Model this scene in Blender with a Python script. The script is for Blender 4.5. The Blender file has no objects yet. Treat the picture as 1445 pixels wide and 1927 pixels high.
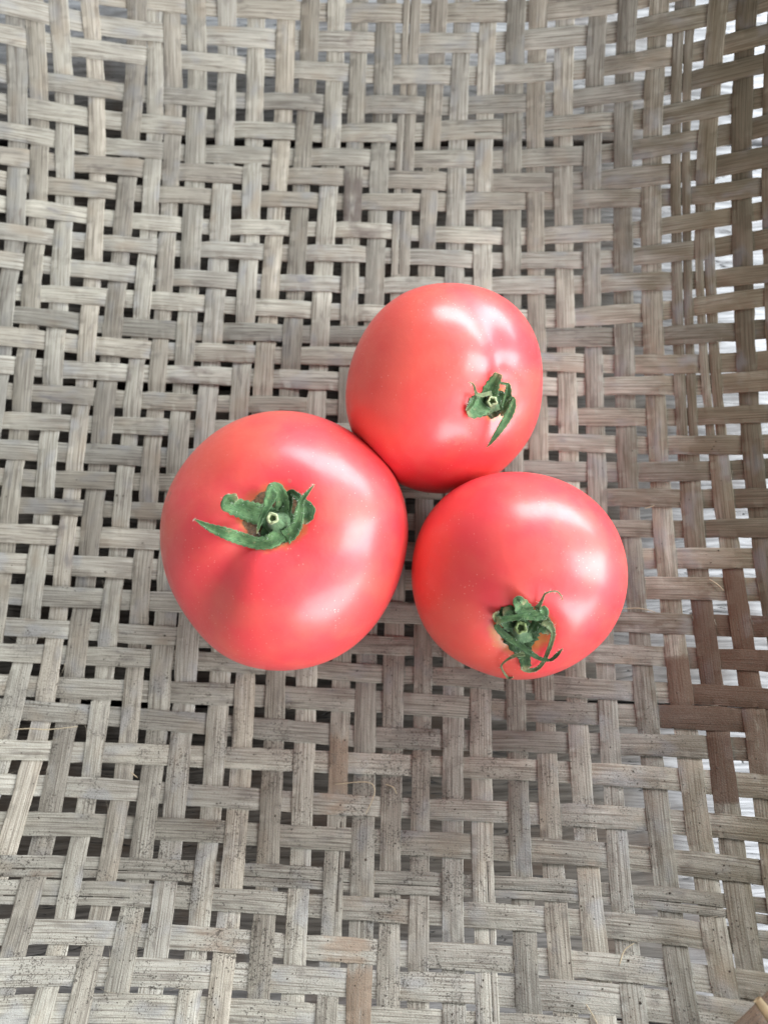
import bpy, bmesh, math, random
import numpy as np
from mathutils import Vector
from mathutils.bvhtree import BVHTree

# ---------------------------------------------------------------- camera, world, lamps, exposure
MM = 0.001
scene = bpy.context.scene
cam_data = bpy.data.cameras.new('camera')
cam = bpy.data.objects.new('camera', cam_data)
scene.collection.objects.link(cam)
scene.camera = cam
cam.location = (0, 0, 0.247)
cam.rotation_euler = (0.16, 0, 0)
cam_data.sensor_fit = 'VERTICAL'
cam_data.sensor_height = 24.0
cam_data.lens = 1480.0 / 1927.0 * 24.0
cam_data.clip_start = 0.005
cam_data.clip_end = 20.0
cam_data.dof.use_dof = True
cam_data.dof.focus_distance = 0.205
cam_data.dof.aperture_fstop = 7.5

world = bpy.data.worlds.new('World')
scene.world = world
world.use_nodes = True
bg = world.node_tree.nodes['Background']
bg.inputs[0].default_value = (0.96, 0.97, 1.0, 1)      # soft light from the open porch all round
bg.inputs[1].default_value = 0.38

def area_lamp(name, loc, target, sx, sy, watts, col):
    d = bpy.data.lights.new(name, 'AREA')
    d.shape = 'RECTANGLE'; d.size = sx; d.size_y = sy; d.energy = watts; d.color = col
    o = bpy.data.objects.new(name, d)
    scene.collection.objects.link(o)
    o.location = loc
    o.rotation_euler = (Vector(target) - Vector(loc)).to_track_quat('-Z', 'Z').to_euler()
    return o
# the porch is open on its right-hand side and round both corners
area_lamp('daylight_opening', (1.40, 0.02, 0.37), (0.0, 0.05, 0.0), 1.9, 0.62, 52.0, (0.93, 0.965, 1.0))
area_lamp('near_corner_daylight', (1.00, -1.05, 0.46), (0.0, 0.05, 0.0), 1.4, 0.60, 32.0, (0.95, 0.97, 1.0))
area_lamp('far_corner_daylight', (0.80, 1.28, 0.50), (0.0, 0.05, 0.0), 1.8, 0.60, 54.0, (0.88, 0.95, 1.0))

scene.cycles.max_bounces = 6
scene.cycles.diffuse_bounces = 4
scene.cycles.glossy_bounces = 3
scene.view_settings.view_transform = 'Standard'
scene.view_settings.look = 'None'
scene.view_settings.exposure = 0.12
scene.view_settings.gamma = 1.0
scene.view_settings.use_curve_mapping = False

rng = random.Random(11)
nrng = np.random.default_rng(5)
COL = scene.collection

# ---------------------------------------------------------------- helpers
def tag(o, label=None, cat=None, group=None, kind=None):
    if label: o['label'] = label
    if cat: o['category'] = cat
    if group: o['group'] = group
    if kind: o['kind'] = kind
    return o

def empty(name, loc=(0, 0, 0)):
    o = bpy.data.objects.new(name, None)
    o.empty_display_size = 0.01
    COL.objects.link(o); o.location = loc
    return o

def mesh_obj(name, verts, faces, mat, parent=None, smooth=True, uvs=None, attrs=None):
    me = bpy.data.meshes.new(name)
    me.from_pydata([tuple(v) for v in verts], [], [tuple(f) for f in faces])
    if uvs is not None:
        layer = me.uv_layers.new(name='UVMap')
        idx = np.empty(len(me.loops), dtype=np.int32)
        me.loops.foreach_get('vertex_index', idx)
        layer.data.foreach_set('uv', np.asarray(uvs, dtype=np.float32)[idx].ravel())
    for an, vals in (attrs or {}).items():
        a = me.attributes.new(an, 'FLOAT', 'POINT')
        a.data.foreach_set('value', np.asarray(vals, dtype=np.float32))
    if smooth: me.polygons.foreach_set('use_smooth', [True] * len(me.polygons))
    me.materials.append(mat)
    me.update()
    o = bpy.data.objects.new(name, me)
    COL.objects.link(o)
    if parent: o.parent = parent
    return o

class NT:
    """small node-building helper"""
    def __init__(self, name):
        self.m = bpy.data.materials.new(name); self.m.use_nodes = True
        self.t = self.m.node_tree
        self.bsdf = self.t.nodes['Principled BSDF']; self.out = self.t.nodes['Material Output']
    def n(self, typ, **kw):
        nd = self.t.nodes.new(typ)
        for k, v in kw.items(): setattr(nd, k, v)
        return nd
    def link(self, a, b): self.t.links.new(a, b)
    def val(self, sock, v):
        if hasattr(v, 'is_output'): self.link(v, sock)
        else: sock.default_value = v
    def math(self, op, a, b=None, c=None, clamp=False):
        nd = self.n('ShaderNodeMath', operation=op, use_clamp=clamp)
        self.val(nd.inputs[0], a)
        if b is not None: self.val(nd.inputs[1], b)
        if c is not None: self.val(nd.inputs[2], c)
        return nd.outputs[0]
    def vmath(self, op, a, b=None):
        nd = self.n('ShaderNodeVectorMath', operation=op)
        self.val(nd.inputs[0], a)
        if b is not None: self.val(nd.inputs[1], b)
        return nd.outputs['Value'] if op in ('LENGTH', 'DISTANCE', 'DOT_PRODUCT') else nd.outputs['Vector']
    def noise(self, vec, scale=1.0, detail=2.0, rough=0.5, dist=0.0):
        nd = self.n('ShaderNodeTexNoise')
        self.link(vec, nd.inputs['Vector'])
        nd.inputs['Scale'].default_value = scale; nd.inputs['Detail'].default_value = detail
        nd.inputs['Roughness'].default_value = rough; nd.inputs['Distortion'].default_value = dist
        return nd.outputs['Fac']
    def ramp(self, fac, lo, hi, a=0.0, b=1.0, smooth=True):
        nd = self.n('ShaderNodeMapRange', interpolation_type='SMOOTHSTEP' if smooth else 'LINEAR')
        self.val(nd.inputs[0], fac)
        nd.inputs[1].default_value = lo; nd.inputs[2].default_value = hi
        nd.inputs[3].default_value = a; nd.inputs[4].default_value = b
        return nd.outputs[0]
    def mix(self, fac, a, b, mode='MIX'):
        nd = self.n('ShaderNodeMix', data_type='RGBA', blend_type=mode)
        self.val(nd.inputs[0], fac)
        for s, v in ((nd.inputs[6], a), (nd.inputs[7], b)):
            if isinstance(v, tuple): s.default_value = (*v, 1)
            else: self.link(v, s)
        return nd.outputs[2]
    def attr(self, name):
        return self.n('ShaderNodeAttribute', attribute_name=name).outputs['Fac']
    def bump(self, h, strength, dist):
        nd = self.n('ShaderNodeBump')
        nd.inputs['Strength'].default_value = strength; nd.inputs['Distance'].default_value = dist
        self.link(h, nd.inputs['Height'])
        self.link(nd.outputs[0], self.bsdf.inputs['Normal'])
        return nd.outputs[0]

# ---------------------------------------------------------------- materials
def mat_bamboo():
    m = NT('weathered_bamboo')
    uv = m.n('ShaderNodeUVMap').outputs[0]
    rnd = m.n('ShaderNodeObjectInfo').outputs['Random']
    rnd2 = m.math('FRACT', m.math('MULTIPLY', rnd, 37.7))
    off = m.n('ShaderNodeCombineXYZ')
    m.link(m.math('MULTIPLY', rnd, 900.0), off.inputs[0]); m.link(m.math('MULTIPLY', rnd, 310.0), off.inputs[1])
    base_uv = m.vmath('ADD', uv, off.outputs[0])
    pos = m.n('ShaderNodeTexCoord').outputs['Object']
    posmm = m.vmath('SCALE', pos); posmm.node.inputs['Scale'].default_value = 1000.0
    fib = m.noise(m.vmath('MULTIPLY', base_uv, (0.05, 2.6, 1)), 1.0, 3.0, 0.62)
    fib2 = m.noise(m.vmath('MULTIPLY', base_uv, (0.022, 0.85, 1)), 1.0, 2.0, 0.5)
    patch = m.noise(m.vmath('MULTIPLY', base_uv, (0.045, 0.16, 1)), 1.0, 4.0, 0.6, 0.6)
    patch2 = m.noise(m.vmath('MULTIPLY', base_uv, (0.11, 0.3, 1)), 1.0, 3.0, 0.6, 0.3)
    cloud = m.noise(posmm, 0.022, 3.0, 0.6)
    near = m.n('ShaderNodeSeparateXYZ'); m.link(posmm, near.inputs[0])
    c = m.mix(m.ramp(patch, 0.32, 0.68), (0.560, 0.530, 0.440), (0.400, 0.375, 0.310))
    c = m.mix(m.ramp(rnd, 0.0, 1.0, 0.0, 0.45, False), c, (0.430, 0.415, 0.375))
    c = m.mix(m.math('MULTIPLY', m.ramp(rnd2, 0.55, 1.0), 0.40), c, (0.400, 0.325, 0.240))
    c = m.mix(m.ramp(cloud, 0.49, 0.68, 0.0, 0.50), c, (0.260, 0.242, 0.212))
    c = m.mix(m.ramp(patch2, 0.54, 0.72, 0.0, 0.68), c, (0.215, 0.196, 0.172))
    c = m.mix(m.ramp(fib2, 0.52, 0.70, 0.0, 0.28), c, (0.250, 0.215, 0.180))
    c = m.mix(m.ramp(fib, 0.47, 0.64, 0.0, 0.78), c, (0.160, 0.134, 0.105))
    c = m.mix(m.ramp(fib, 0.28, 0.45, 0.60, 0.0), c, (0.680, 0.640, 0.560))
    # brown bamboo towards the right-hand rim, darkened further to paint in the wall's shade
    brown = m.ramp(m.math('ADD', near.outputs[0], m.math('MULTIPLY', m.math('SUBTRACT', patch, 0.5), 70.0)), 58.0, 112.0)
    c = m.mix(m.math('MULTIPLY', brown, 0.93), c, m.mix(m.ramp(fib, 0.35, 0.65), (0.218, 0.182, 0.118), (0.138, 0.110, 0.068)))
    tint = m.noise(m.vmath('MULTIPLY', base_uv, (0.075, 0.12, 1)), 1.0, 2.0, 0.5)
    tint2 = m.noise(m.vmath('ADD', m.vmath('MULTIPLY', base_uv, (0.06, 0.10, 1)), (31.0, 7.0, 0.0)), 1.0, 2.0, 0.5)
    c = m.mix(m.ramp(tint, 0.54, 0.72, 0.0, 0.45), c, (0.320, 0.330, 0.345))
    c = m.mix(m.ramp(tint2, 0.56, 0.74, 0.0, 0.45), c, (0.385, 0.312, 0.228))
    # stains with their own edges (attributes hold where each one lies)
    ragged = m.math('MULTIPLY_ADD', m.math('SUBTRACT', patch2, 0.5), 1.3, 0.0)
    streak = m.ramp(fib, 0.34, 0.62, 1.0, 0.72)
    def stain(name, col, c, soft=0.25):
        f = m.ramp(m.math('ADD', m.attr(name), ragged), 0.30, 0.30 + soft)
        f = m.math('MULTIPLY', f, m.math('MINIMUM', m.math('MULTIPLY', m.attr(name), 1.25), 0.93))
        return m.mix(m.math('MULTIPLY', f, streak), c, col)
    c = stain('stain_wet', (0.110, 0.055, 0.032), c, 0.12)
    c = stain('stain_dark', (0.150, 0.112, 0.100), c, 0.4)
    c = stain('stain_slate', (0.185, 0.180, 0.205), c, 0.4)
    c = stain('stain_tan', (0.375, 0.265, 0.180), c, 0.4)
    # mealy dust and mildew specks, thicker where the tray has collected dirt
    dirt = m.math('MULTIPLY', m.ramp(near.outputs[1], 70.0, -45.0), m.ramp(near.outputs[0], 150.0, -10.0, 0.45, 1.0))
    grit = m.noise(posmm, 2.1, 2.0, 0.7)
    grit2 = m.noise(posmm, 0.85, 3.0, 0.75)
    where = m.noise(posmm, 0.085, 2.0, 0.6)
    lim = m.math('SUBTRACT', 0.730, m.math('MULTIPLY', m.math('MULTIPLY', dirt, m.ramp(where, 0.35, 0.62)), 0.155))
    sp = m.ramp(m.math('SUBTRACT', grit, lim), 0.0, 0.025)
    sp2 = m.ramp(m.math('SUBTRACT', grit2, m.math('ADD', lim, 0.005)), 0.0, 0.03)
    c = m.mix(m.math('MULTIPLY', m.ramp(m.noise(posmm, 3.4, 1.0, 0.5), 0.50, 0.66), m.math('MULTIPLY', dirt, 0.35)), c, (0.27, 0.24, 0.20))
    c = m.mix(m.math('MULTIPLY', m.math('MAXIMUM', sp, sp2), 0.80), c, (0.085, 0.074, 0.062))
    tone = m.n('ShaderNodeCombineXYZ')
    tv = m.ramp(m.math('FRACT', m.math('MULTIPLY', rnd, 91.3)), 0.0, 1.0, 0.66, 1.08, False)
    for q in range(3): m.link(tv, tone.inputs[q])
    c = m.mix(1.0, c, tone.outputs[0], 'MULTIPLY')
    m.link(c, m.bsdf.inputs['Base Color'])
    m.bsdf.inputs['Roughness'].default_value = 0.72
    m.bsdf.inputs['Specular IOR Level'].default_value = 0.25
    h = m.math('ADD', m.math('MULTIPLY', fib, 0.8), m.math('MULTIPLY', grit, m.math('MULTIPLY_ADD', dirt, 0.9, 0.12)))
    h = m.math('ADD', h, m.math('MULTIPLY', fib2, 0.35))
    nrm = m.bump(h, 0.55, 0.00045)
    tr = m.n('ShaderNodeBsdfTranslucent')
    m.link(m.mix(0.5, c, (0.34, 0.19, 0.06)), tr.inputs[0])
    mx = m.n('ShaderNodeMixShader'); mx.inputs[0].default_value = 0.03
    m.link(m.bsdf.outputs[0], mx.inputs[1]); m.link(tr.outputs[0], mx.inputs[2])
    m.link(mx.outputs[0], m.out.inputs[0])
    return m.m

def mat_plank():
    m = NT('weathered_plank')
    pos = m.n('ShaderNodeTexCoord').outputs['Object']
    rnd = m.n('ShaderNodeObjectInfo').outputs['Random']
    off = m.n('ShaderNodeCombineXYZ'); m.link(m.math('MULTIPLY', rnd, 700.0), off.inputs[0]); m.link(m.math('MULTIPLY', rnd, 93.0), off.inputs[1])
    mm = m.vmath('SCALE', pos); mm.node.inputs['Scale'].default_value = 1000.0
    p = m.vmath('ADD', mm, off.outputs[0])
    warp = m.noise(m.vmath('MULTIPLY', p, (0.02, 0.05, 0.05)), 1.0, 2.0, 0.5)
    wv = m.n('ShaderNodeCombineXYZ'); m.link(m.math('MULTIPLY', warp, 9.0), wv.inputs[1])
    q = m.vmath('ADD', p, wv.outputs[0])
    g1 = m.noise(m.vmath('MULTIPLY', q, (0.035, 0.75, 0.3)), 1.0, 4.0, 0.65)
    g2 = m.noise(m.vmath('MULTIPLY', q, (0.05, 2.4, 0.3)), 1.0, 3.0, 0.6)
    blot = m.noise(p, 0.045, 4.0, 0.6)
    # old brown boards, tray shade painted dark, daylight painted pale right, far and near
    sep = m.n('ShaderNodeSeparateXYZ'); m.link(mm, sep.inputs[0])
    gap_light = m.ramp(m.math('ADD', sep.outputs[0], m.math('MULTIPLY', m.math('SUBTRACT', m.noise(p, 0.016, 3.0, 0.6), 0.5), 110.0)), 66.0, 138.0)
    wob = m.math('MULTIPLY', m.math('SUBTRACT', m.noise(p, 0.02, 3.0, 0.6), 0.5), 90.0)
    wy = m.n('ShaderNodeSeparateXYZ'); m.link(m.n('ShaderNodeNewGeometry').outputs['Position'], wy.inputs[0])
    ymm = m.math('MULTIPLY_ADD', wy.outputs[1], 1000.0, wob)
    gap_light = m.math('MAXIMUM', gap_light, m.math('MAXIMUM', m.ramp(ymm, 165.0, 235.0, 0.0, 0.75), m.ramp(ymm, -70.0, -135.0, 0.0, 0.40)))
    c = m.mix(m.ramp(g1, 0.35, 0.68), m.mix(gap_light, (0.135, 0.120, 0.102), (0.60, 0.61, 0.63)), m.mix(gap_light, (0.045, 0.038, 0.030), (0.27, 0.275, 0.285)))
    c = m.mix(m.math('MULTIPLY', m.ramp(blot, 0.45, 0.70, 0.0, 0.7), m.math('SUBTRACT', 1.0, m.math('MULTIPLY', gap_light, 0.75))), c, (0.085, 0.055, 0.036))
    c = m.mix(m.ramp(g2, 0.54, 0.70, 0.0, 0.55), c, m.mix(gap_light, (0.035, 0.03, 0.026), (0.13, 0.135, 0.14)))
    crack = m.ramp(m.math('ABSOLUTE', m.math('SUBTRACT', m.noise(m.vmath('MULTIPLY', q, (0.018, 0.22, 0.1)), 1.0, 3.0, 0.55), 0.5)), 0.0, 0.010, 1.0, 0.0)
    crack = m.math('MULTIPLY', crack, m.ramp(m.noise(p, 0.03, 1.0), 0.44, 0.55))
    c = m.mix(crack, c, (0.035, 0.034, 0.033))
    m.link(c, m.bsdf.inputs['Base Color'])
    m.bsdf.inputs['Roughness'].default_value = 0.75
    m.bsdf.inputs['Specular IOR Level'].default_value = 0.3
    m.bump(m.math('SUBTRACT', m.math('MULTIPLY', m.math('ADD', g1, g2), -0.6), crack), 0.6, 0.0007)
    return m.m

def mat_tomato(name, scar, halo, marks, seed, orange_dir, orange_amt):
    m = NT(name)
    pos = m.n('ShaderNodeTexCoord').outputs['Object']
    mm = m.vmath('SCALE', pos); mm.node.inputs['Scale'].default_value = 1000.0
    p = m.vmath('ADD', mm, (seed * 57.0, seed * 31.0, seed * 13.0))
    n1 = m.noise(p, 0.045, 3.0, 0.55); n2 = m.noise(p, 0.075, 2.0, 0.5)
    side = m.vmath('DOT_PRODUCT', m.vmath('NORMALIZE', pos), tuple(Vector(orange_dir).normalized()))
    c = m.mix(m.ramp(n1, 0.35, 0.68), (0.770, 0.042, 0.056), (0.785, 0.062, 0.060))
    ripe = m.math('MULTIPLY', m.ramp(m.math('ADD', side, m.math('MULTIPLY', m.math('SUBTRACT', n1, 0.5), 1.4)), 0.35, 0.95), orange_amt)
    c = m.mix(ripe, c, (0.710, 0.115, 0.050))
    c = m.mix(m.ramp(n2, 0.42, 0.74, 0.0, 0.50), c, (0.790, 0.125, 0.082))
    # tiny pale lenticels and fine dust
    vo = m.n('ShaderNodeTexVoronoi'); m.link(mm, vo.inputs['Vector']); vo.inputs['Scale'].default_value = 1.05
    dots = m.math('MULTIPLY', m.ramp(vo.outputs['Distance'], 0.09, 0.20, 1.0, 0.0), m.ramp(m.noise(p, 0.09, 2.0, 0.6), 0.42, 0.62))
    rsel = m.n('ShaderNodeSeparateColor'); m.link(vo.outputs['Color'], rsel.inputs[0])
    dots = m.math('MULTIPLY', dots, m.ramp(rsel.outputs[0], 0.35, 0.75))
    c = m.mix(m.math('MULTIPLY', dots, 0.55), c, (0.86, 0.46, 0.38))
    # corky scar and pale halo round the stem end
    sp = m.n('ShaderNodeSeparateXYZ'); m.link(mm, sp.inputs[0])
    d = m.math('SQRT', m.math('ADD', m.math('MULTIPLY', sp.outputs[0], sp.outputs[0]), m.math('MULTIPLY', sp.outputs[1], sp.outputs[1])))
    d = m.math('ADD', d, m.math('MULTIPLY', m.math('SUBTRACT', m.noise(p, 0.35, 3.0, 0.6), 0.5), 4.2))
    top = m.ramp(sp.outputs[2], 0.0, 8.0)
    hal = m.math('MULTIPLY', m.ramp(d, halo * 0.72, halo * 1.12, 1.0, 0.0), top)
    c = m.mix(m.math('MULTIPLY', hal, 0.75), c, (0.60, 0.24, 0.030))
    cork = m.math('MULTIPLY', m.ramp(d, scar * 0.93, scar, 1.0, 0.0), top)
    cn = m.noise(p, 1.3, 4.0, 0.7)
    c = m.mix(cork, c, m.mix(m.ramp(cn, 0.35, 0.65), (0.30, 0.17, 0.085), (0.13, 0.068, 0.035)))
    mk = None
    for (x, y, z, s) in marks:
        dd = m.math('DIVIDE', m.vmath('DISTANCE', mm, (x, y, z)), s)
        dd = m.math('ADD', dd, m.math('MULTIPLY', m.math('SUBTRACT', m.noise(p, 0.9, 2.0, 0.6), 0.5), 2.2))
        f = m.ramp(dd, 0.55, 0.85, 1.0, 0.0)
        mk = f if mk is None else m.math('MAXIMUM', mk, f)
    c = m.mix(m.math('MULTIPLY', mk, 0.42), c, (0.44, 0.15, 0.11))
    m.link(c, m.bsdf.inputs['Base Color'])
    rough = m.ramp(m.noise(p, 0.25, 4.0, 0.65), 0.3, 0.7, 0.48, 0.60)
    rough = m.math('ADD', rough, m.math('MULTIPLY', m.math('MAXIMUM', cork, m.math('MULTIPLY', mk, 0.3)), 0.4))
    m.link(rough, m.bsdf.inputs['Roughness'])
    m.bsdf.inputs['Specular IOR Level'].default_value = 0.55
    m.bsdf.inputs['Coat Weight'].default_value = 0.70
    m.bsdf.inputs['Coat Roughness'].default_value = 0.26
    m.bsdf.inputs['Subsurface Weight'].default_value = 0.45
    m.bsdf.inputs['Subsurface Radius'].default_value = (1.0, 0.25, 0.14)
    m.bsdf.inputs['Subsurface Scale'].default_value = 0.010
    h = m.math('ADD', m.math('MULTIPLY', m.noise(p, 0.30, 3.0, 0.6), 0.5), m.math('MULTIPLY', dots, 0.06))
    h = m.math('ADD', h, m.math('MULTIPLY', m.math('MULTIPLY', cork, cn), 1.2))
    m.bump(h, 0.35, 0.0006)
    return m.m

def mat_green(name, a, b, dry):
    m = NT(name)
    uv = m.n('ShaderNodeUVMap').outputs[0]
    pos = m.n('ShaderNodeTexCoord').outputs['Object']
    mm = m.vmath('SCALE', pos); mm.node.inputs['Scale'].default_value = 1000.0
    rnd = m.n('ShaderNodeObjectInfo').outputs['Random']
    veins = m.noise(m.vmath('MULTIPLY', uv, (0.35, 5.0, 1)), 1.0, 3.0, 0.6)
    blot = m.noise(mm, 0.55, 3.0, 0.6)
    c = m.mix(m.ramp(blot, 0.35, 0.65), a, b)
    c = m.mix(m.ramp(veins, 0.48, 0.68, 0.0, 0.55), c, tuple(x * 0.42 for x in a))
    c = m.mix(m.ramp(veins, 0.28, 0.44, 0.35, 0.0), c, (0.26, 0.40, 0.27))
    c = m.mix(m.math('MULTIPLY', m.ramp(m.noise(mm, 0.9, 3.0, 0.7), 0.60, 0.74), dry), c, (0.36, 0.28, 0.15))
    edge = m.attr('tip')
    c = m.mix(m.math('MULTIPLY', edge, 0.75), c, (0.33, 0.27, 0.13))
    m.link(c, m.bsdf.inputs['Base Color'])
    m.bsdf.inputs['Roughness'].default_value = 0.62
    m.bsdf.inputs['Specular IOR Level'].default_value = 0.35
    m.bsdf.inputs['Sheen Weight'].default_value = 0.25
    m.bsdf.inputs['Sheen Roughness'].default_value = 0.4
    m.bump(m.math('ADD', veins, m.math('MULTIPLY', blot, 0.9)), 0.8, 0.0004)
    return m.m

def mat_plain(name, col, rough=0.7, var=0.25, scale=0.5):
    m = NT(name)
    pos = m.n('ShaderNodeTexCoord').outputs['Object']
    mm = m.vmath('SCALE', pos); mm.node.inputs['Scale'].default_value = 1000.0
    c = m.mix(m.ramp(m.noise(mm, scale, 3.0, 0.6), 0.3, 0.7), col, tuple(x * (1 - var) for x in col))
    m.link(c, m.bsdf.inputs['Base Color']); m.bsdf.inputs['Roughness'].default_value = rough
    return m.m

M_BAMBOO = mat_bamboo()
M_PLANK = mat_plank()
M_SEPAL = mat_green('sepal_green', (0.060, 0.145, 0.050), (0.118, 0.228, 0.085), 0.55)
M_SEPAL_DARK = mat_green('sepal_dark_green', (0.022, 0.066, 0.018), (0.045, 0.105, 0.028), 0.35)
M_SEPAL_DRY = mat_green('sepal_dry_green', (0.120, 0.150, 0.060), (0.150, 0.200, 0.085), 0.8)
M_STEM = mat_green('stem_green', (0.070, 0.140, 0.060), (0.100, 0.180, 0.080), 0.3)
M_CUT = mat_plain('cut_stem_pith', (0.50, 0.56, 0.30), 0.6, 0.55, 1.9)
M_CUT_GREEN = mat_plain('cut_stem_green', (0.30, 0.40, 0.15), 0.6, 0.6, 1.7)
M_PITH = mat_plain('hollow_pith', (0.07, 0.11, 0.03), 0.7, 0.4, 1.2)
M_HAIR = mat_plain('calyx_hair', (0.55, 0.62, 0.50), 0.6, 0.2, 1.0)
M_FIBRE = mat_plain('dry_fibre', (0.55, 0.45, 0.30), 0.6, 0.3, 0.6)
M_PEG = mat_plain('fresh_bamboo', (0.42, 0.31, 0.17), 0.5, 0.35, 0.3)

M_CRUMB = mat_plain('soil_crumb', (0.075, 0.058, 0.042), 0.9, 0.5, 0.8)
M_FRAY = mat_plain('frayed_bamboo', (0.46, 0.40, 0.30), 0.7, 0.4, 0.5)

# ---------------------------------------------------------------- measured shapes (millimetres)
STRIP_V = {
 1: [(-129.0, 40.5), (-125.8, 82.7), (-125.5, 112.1), (-124.3, 130.9), (-123.9, 169.2), (-122.7, 200.2)],
 2: [(-119.0, 40.5), (-117.4, 91.2), (-117.2, 131.1), (-116.8, 169.8), (-116.7, 201.0)],
 3: [(-119.6, -86.3), (-112.9, -27.9), (-108.3, 40.5), (-108.2, 91.2), (-108.1, 131.1), (-108.7, 170.4), (-108.8, 202.0)],
 4: [(-109.6, -87.0), (-103.8, -28.0), (-99.9, 40.5), (-97.7, 91.2), (-97.4, 131.1), (-98.0, 171.0), (-98.7, 203.0)],
 5: [(-99.0, -87.7), (-96.1, -28.1), (-92.3, 40.5), (-88.3, 131.1), (-86.7, 171.5), (-84.1, 204.1)],
 6: [(-87.9, -88.3), (-86.7, -28.2), (-83.3, 40.5), (-79.5, 131.1), (-78.8, 171.7), (-77.9, 204.4)],
 7: [(-78.8, -88.6), (-77.2, -28.2), (-75.2, 40.5), (-72.9, 131.1), (-72.6, 171.8), (-72.2, 204.7)],
 8: [(-70.2, -88.9), (-68.9, -28.3), (-64.7, 131.1), (-64.5, 171.9), (-63.9, 205.0)],
 9: [(-61.6, -89.0), (-61.3, -28.3), (-55.4, 131.1), (-54.6, 172.0), (-53.6, 205.2)],
 10: [(-51.0, -89.1), (-50.7, -28.3), (-45.2, 131.1), (-44.7, 172.0), (-43.8, 205.2)],
 11: [(-43.1, -89.1), (-42.8, -28.3), (-37.1, 131.1), (-35.0, 171.9), (-33.5, 205.0)],
 12: [(-33.0, -89.0), (-33.3, -28.3), (-28.9, 131.1), (-27.3, 171.9), (-25.3, 204.8)],
 13: [(-23.9, -88.8), (-23.9, -28.2), (-19.8, 131.1), (-17.8, 171.7), (-16.4, 204.4)],
 14: [(-14.6, -88.5), (-13.4, -28.2), (-11.0, 131.1), (-9.8, 171.5), (-8.4, 203.9)],
 15: [(-6.4, -88.2), (-5.7, -28.1), (-2.6, 131.1), (0.5, 203.2)],
 16: [(1.2, -87.8), (2.6, -28.1), (5.8, 131.1), (9.1, 202.4)],
 17: [(8.9, -87.3), (11.4, -28.0), (14.6, 131.1), (18.1, 201.3)],
 18: [(18.0, -86.7), (20.6, -27.9), (23.9, 131.0), (26.0, 200.3)],
 19: [(26.3, -86.0), (28.8, -27.7), (33.1, 130.8), (34.3, 199.0)],
 20: [(36.3, -85.1), (39.1, -27.5), (42.8, 130.3), (43.3, 197.5)],
 21: [(44.7, -84.2), (47.3, -27.3), (50.5, 129.7), (50.2, 196.2)],
 22: [(53.3, -83.2), (56.3, -27.0), (59.5, 128.9), (58.5, 194.4)],
 23: [(60.5, -82.3), (64.5, -26.7), (67.0, 39.8), (68.1, 127.8), (68.2, 192.1)],
 24: [(71.3, -80.8), (74.7, -26.3), (76.1, 39.4), (77.5, 126.4), (76.7, 189.8)],
 25: [(80.3, -79.3), (83.7, -25.9), (85.1, 39.0), (85.7, 125.0), (85.3, 187.3)],
 26: [(86.0, -78.4), (91.2, -25.5), (93.1, 38.5), (94.0, 123.3), (92.3, 185.1)],
 27: [(93.8, -77.0), (99.8, -25.0), (101.4, 37.9), (100.9, 81.5), (100.3, 122.0), (100.7, 182.2)],
 28: [(107.7, -24.5), (109.4, 37.2), (109.9, 119.6), (108.1, 179.4)],
 29: [(115.2, -24.0), (117.3, 36.5), (117.4, 117.5), (115.7, 176.4)],
}
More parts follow.
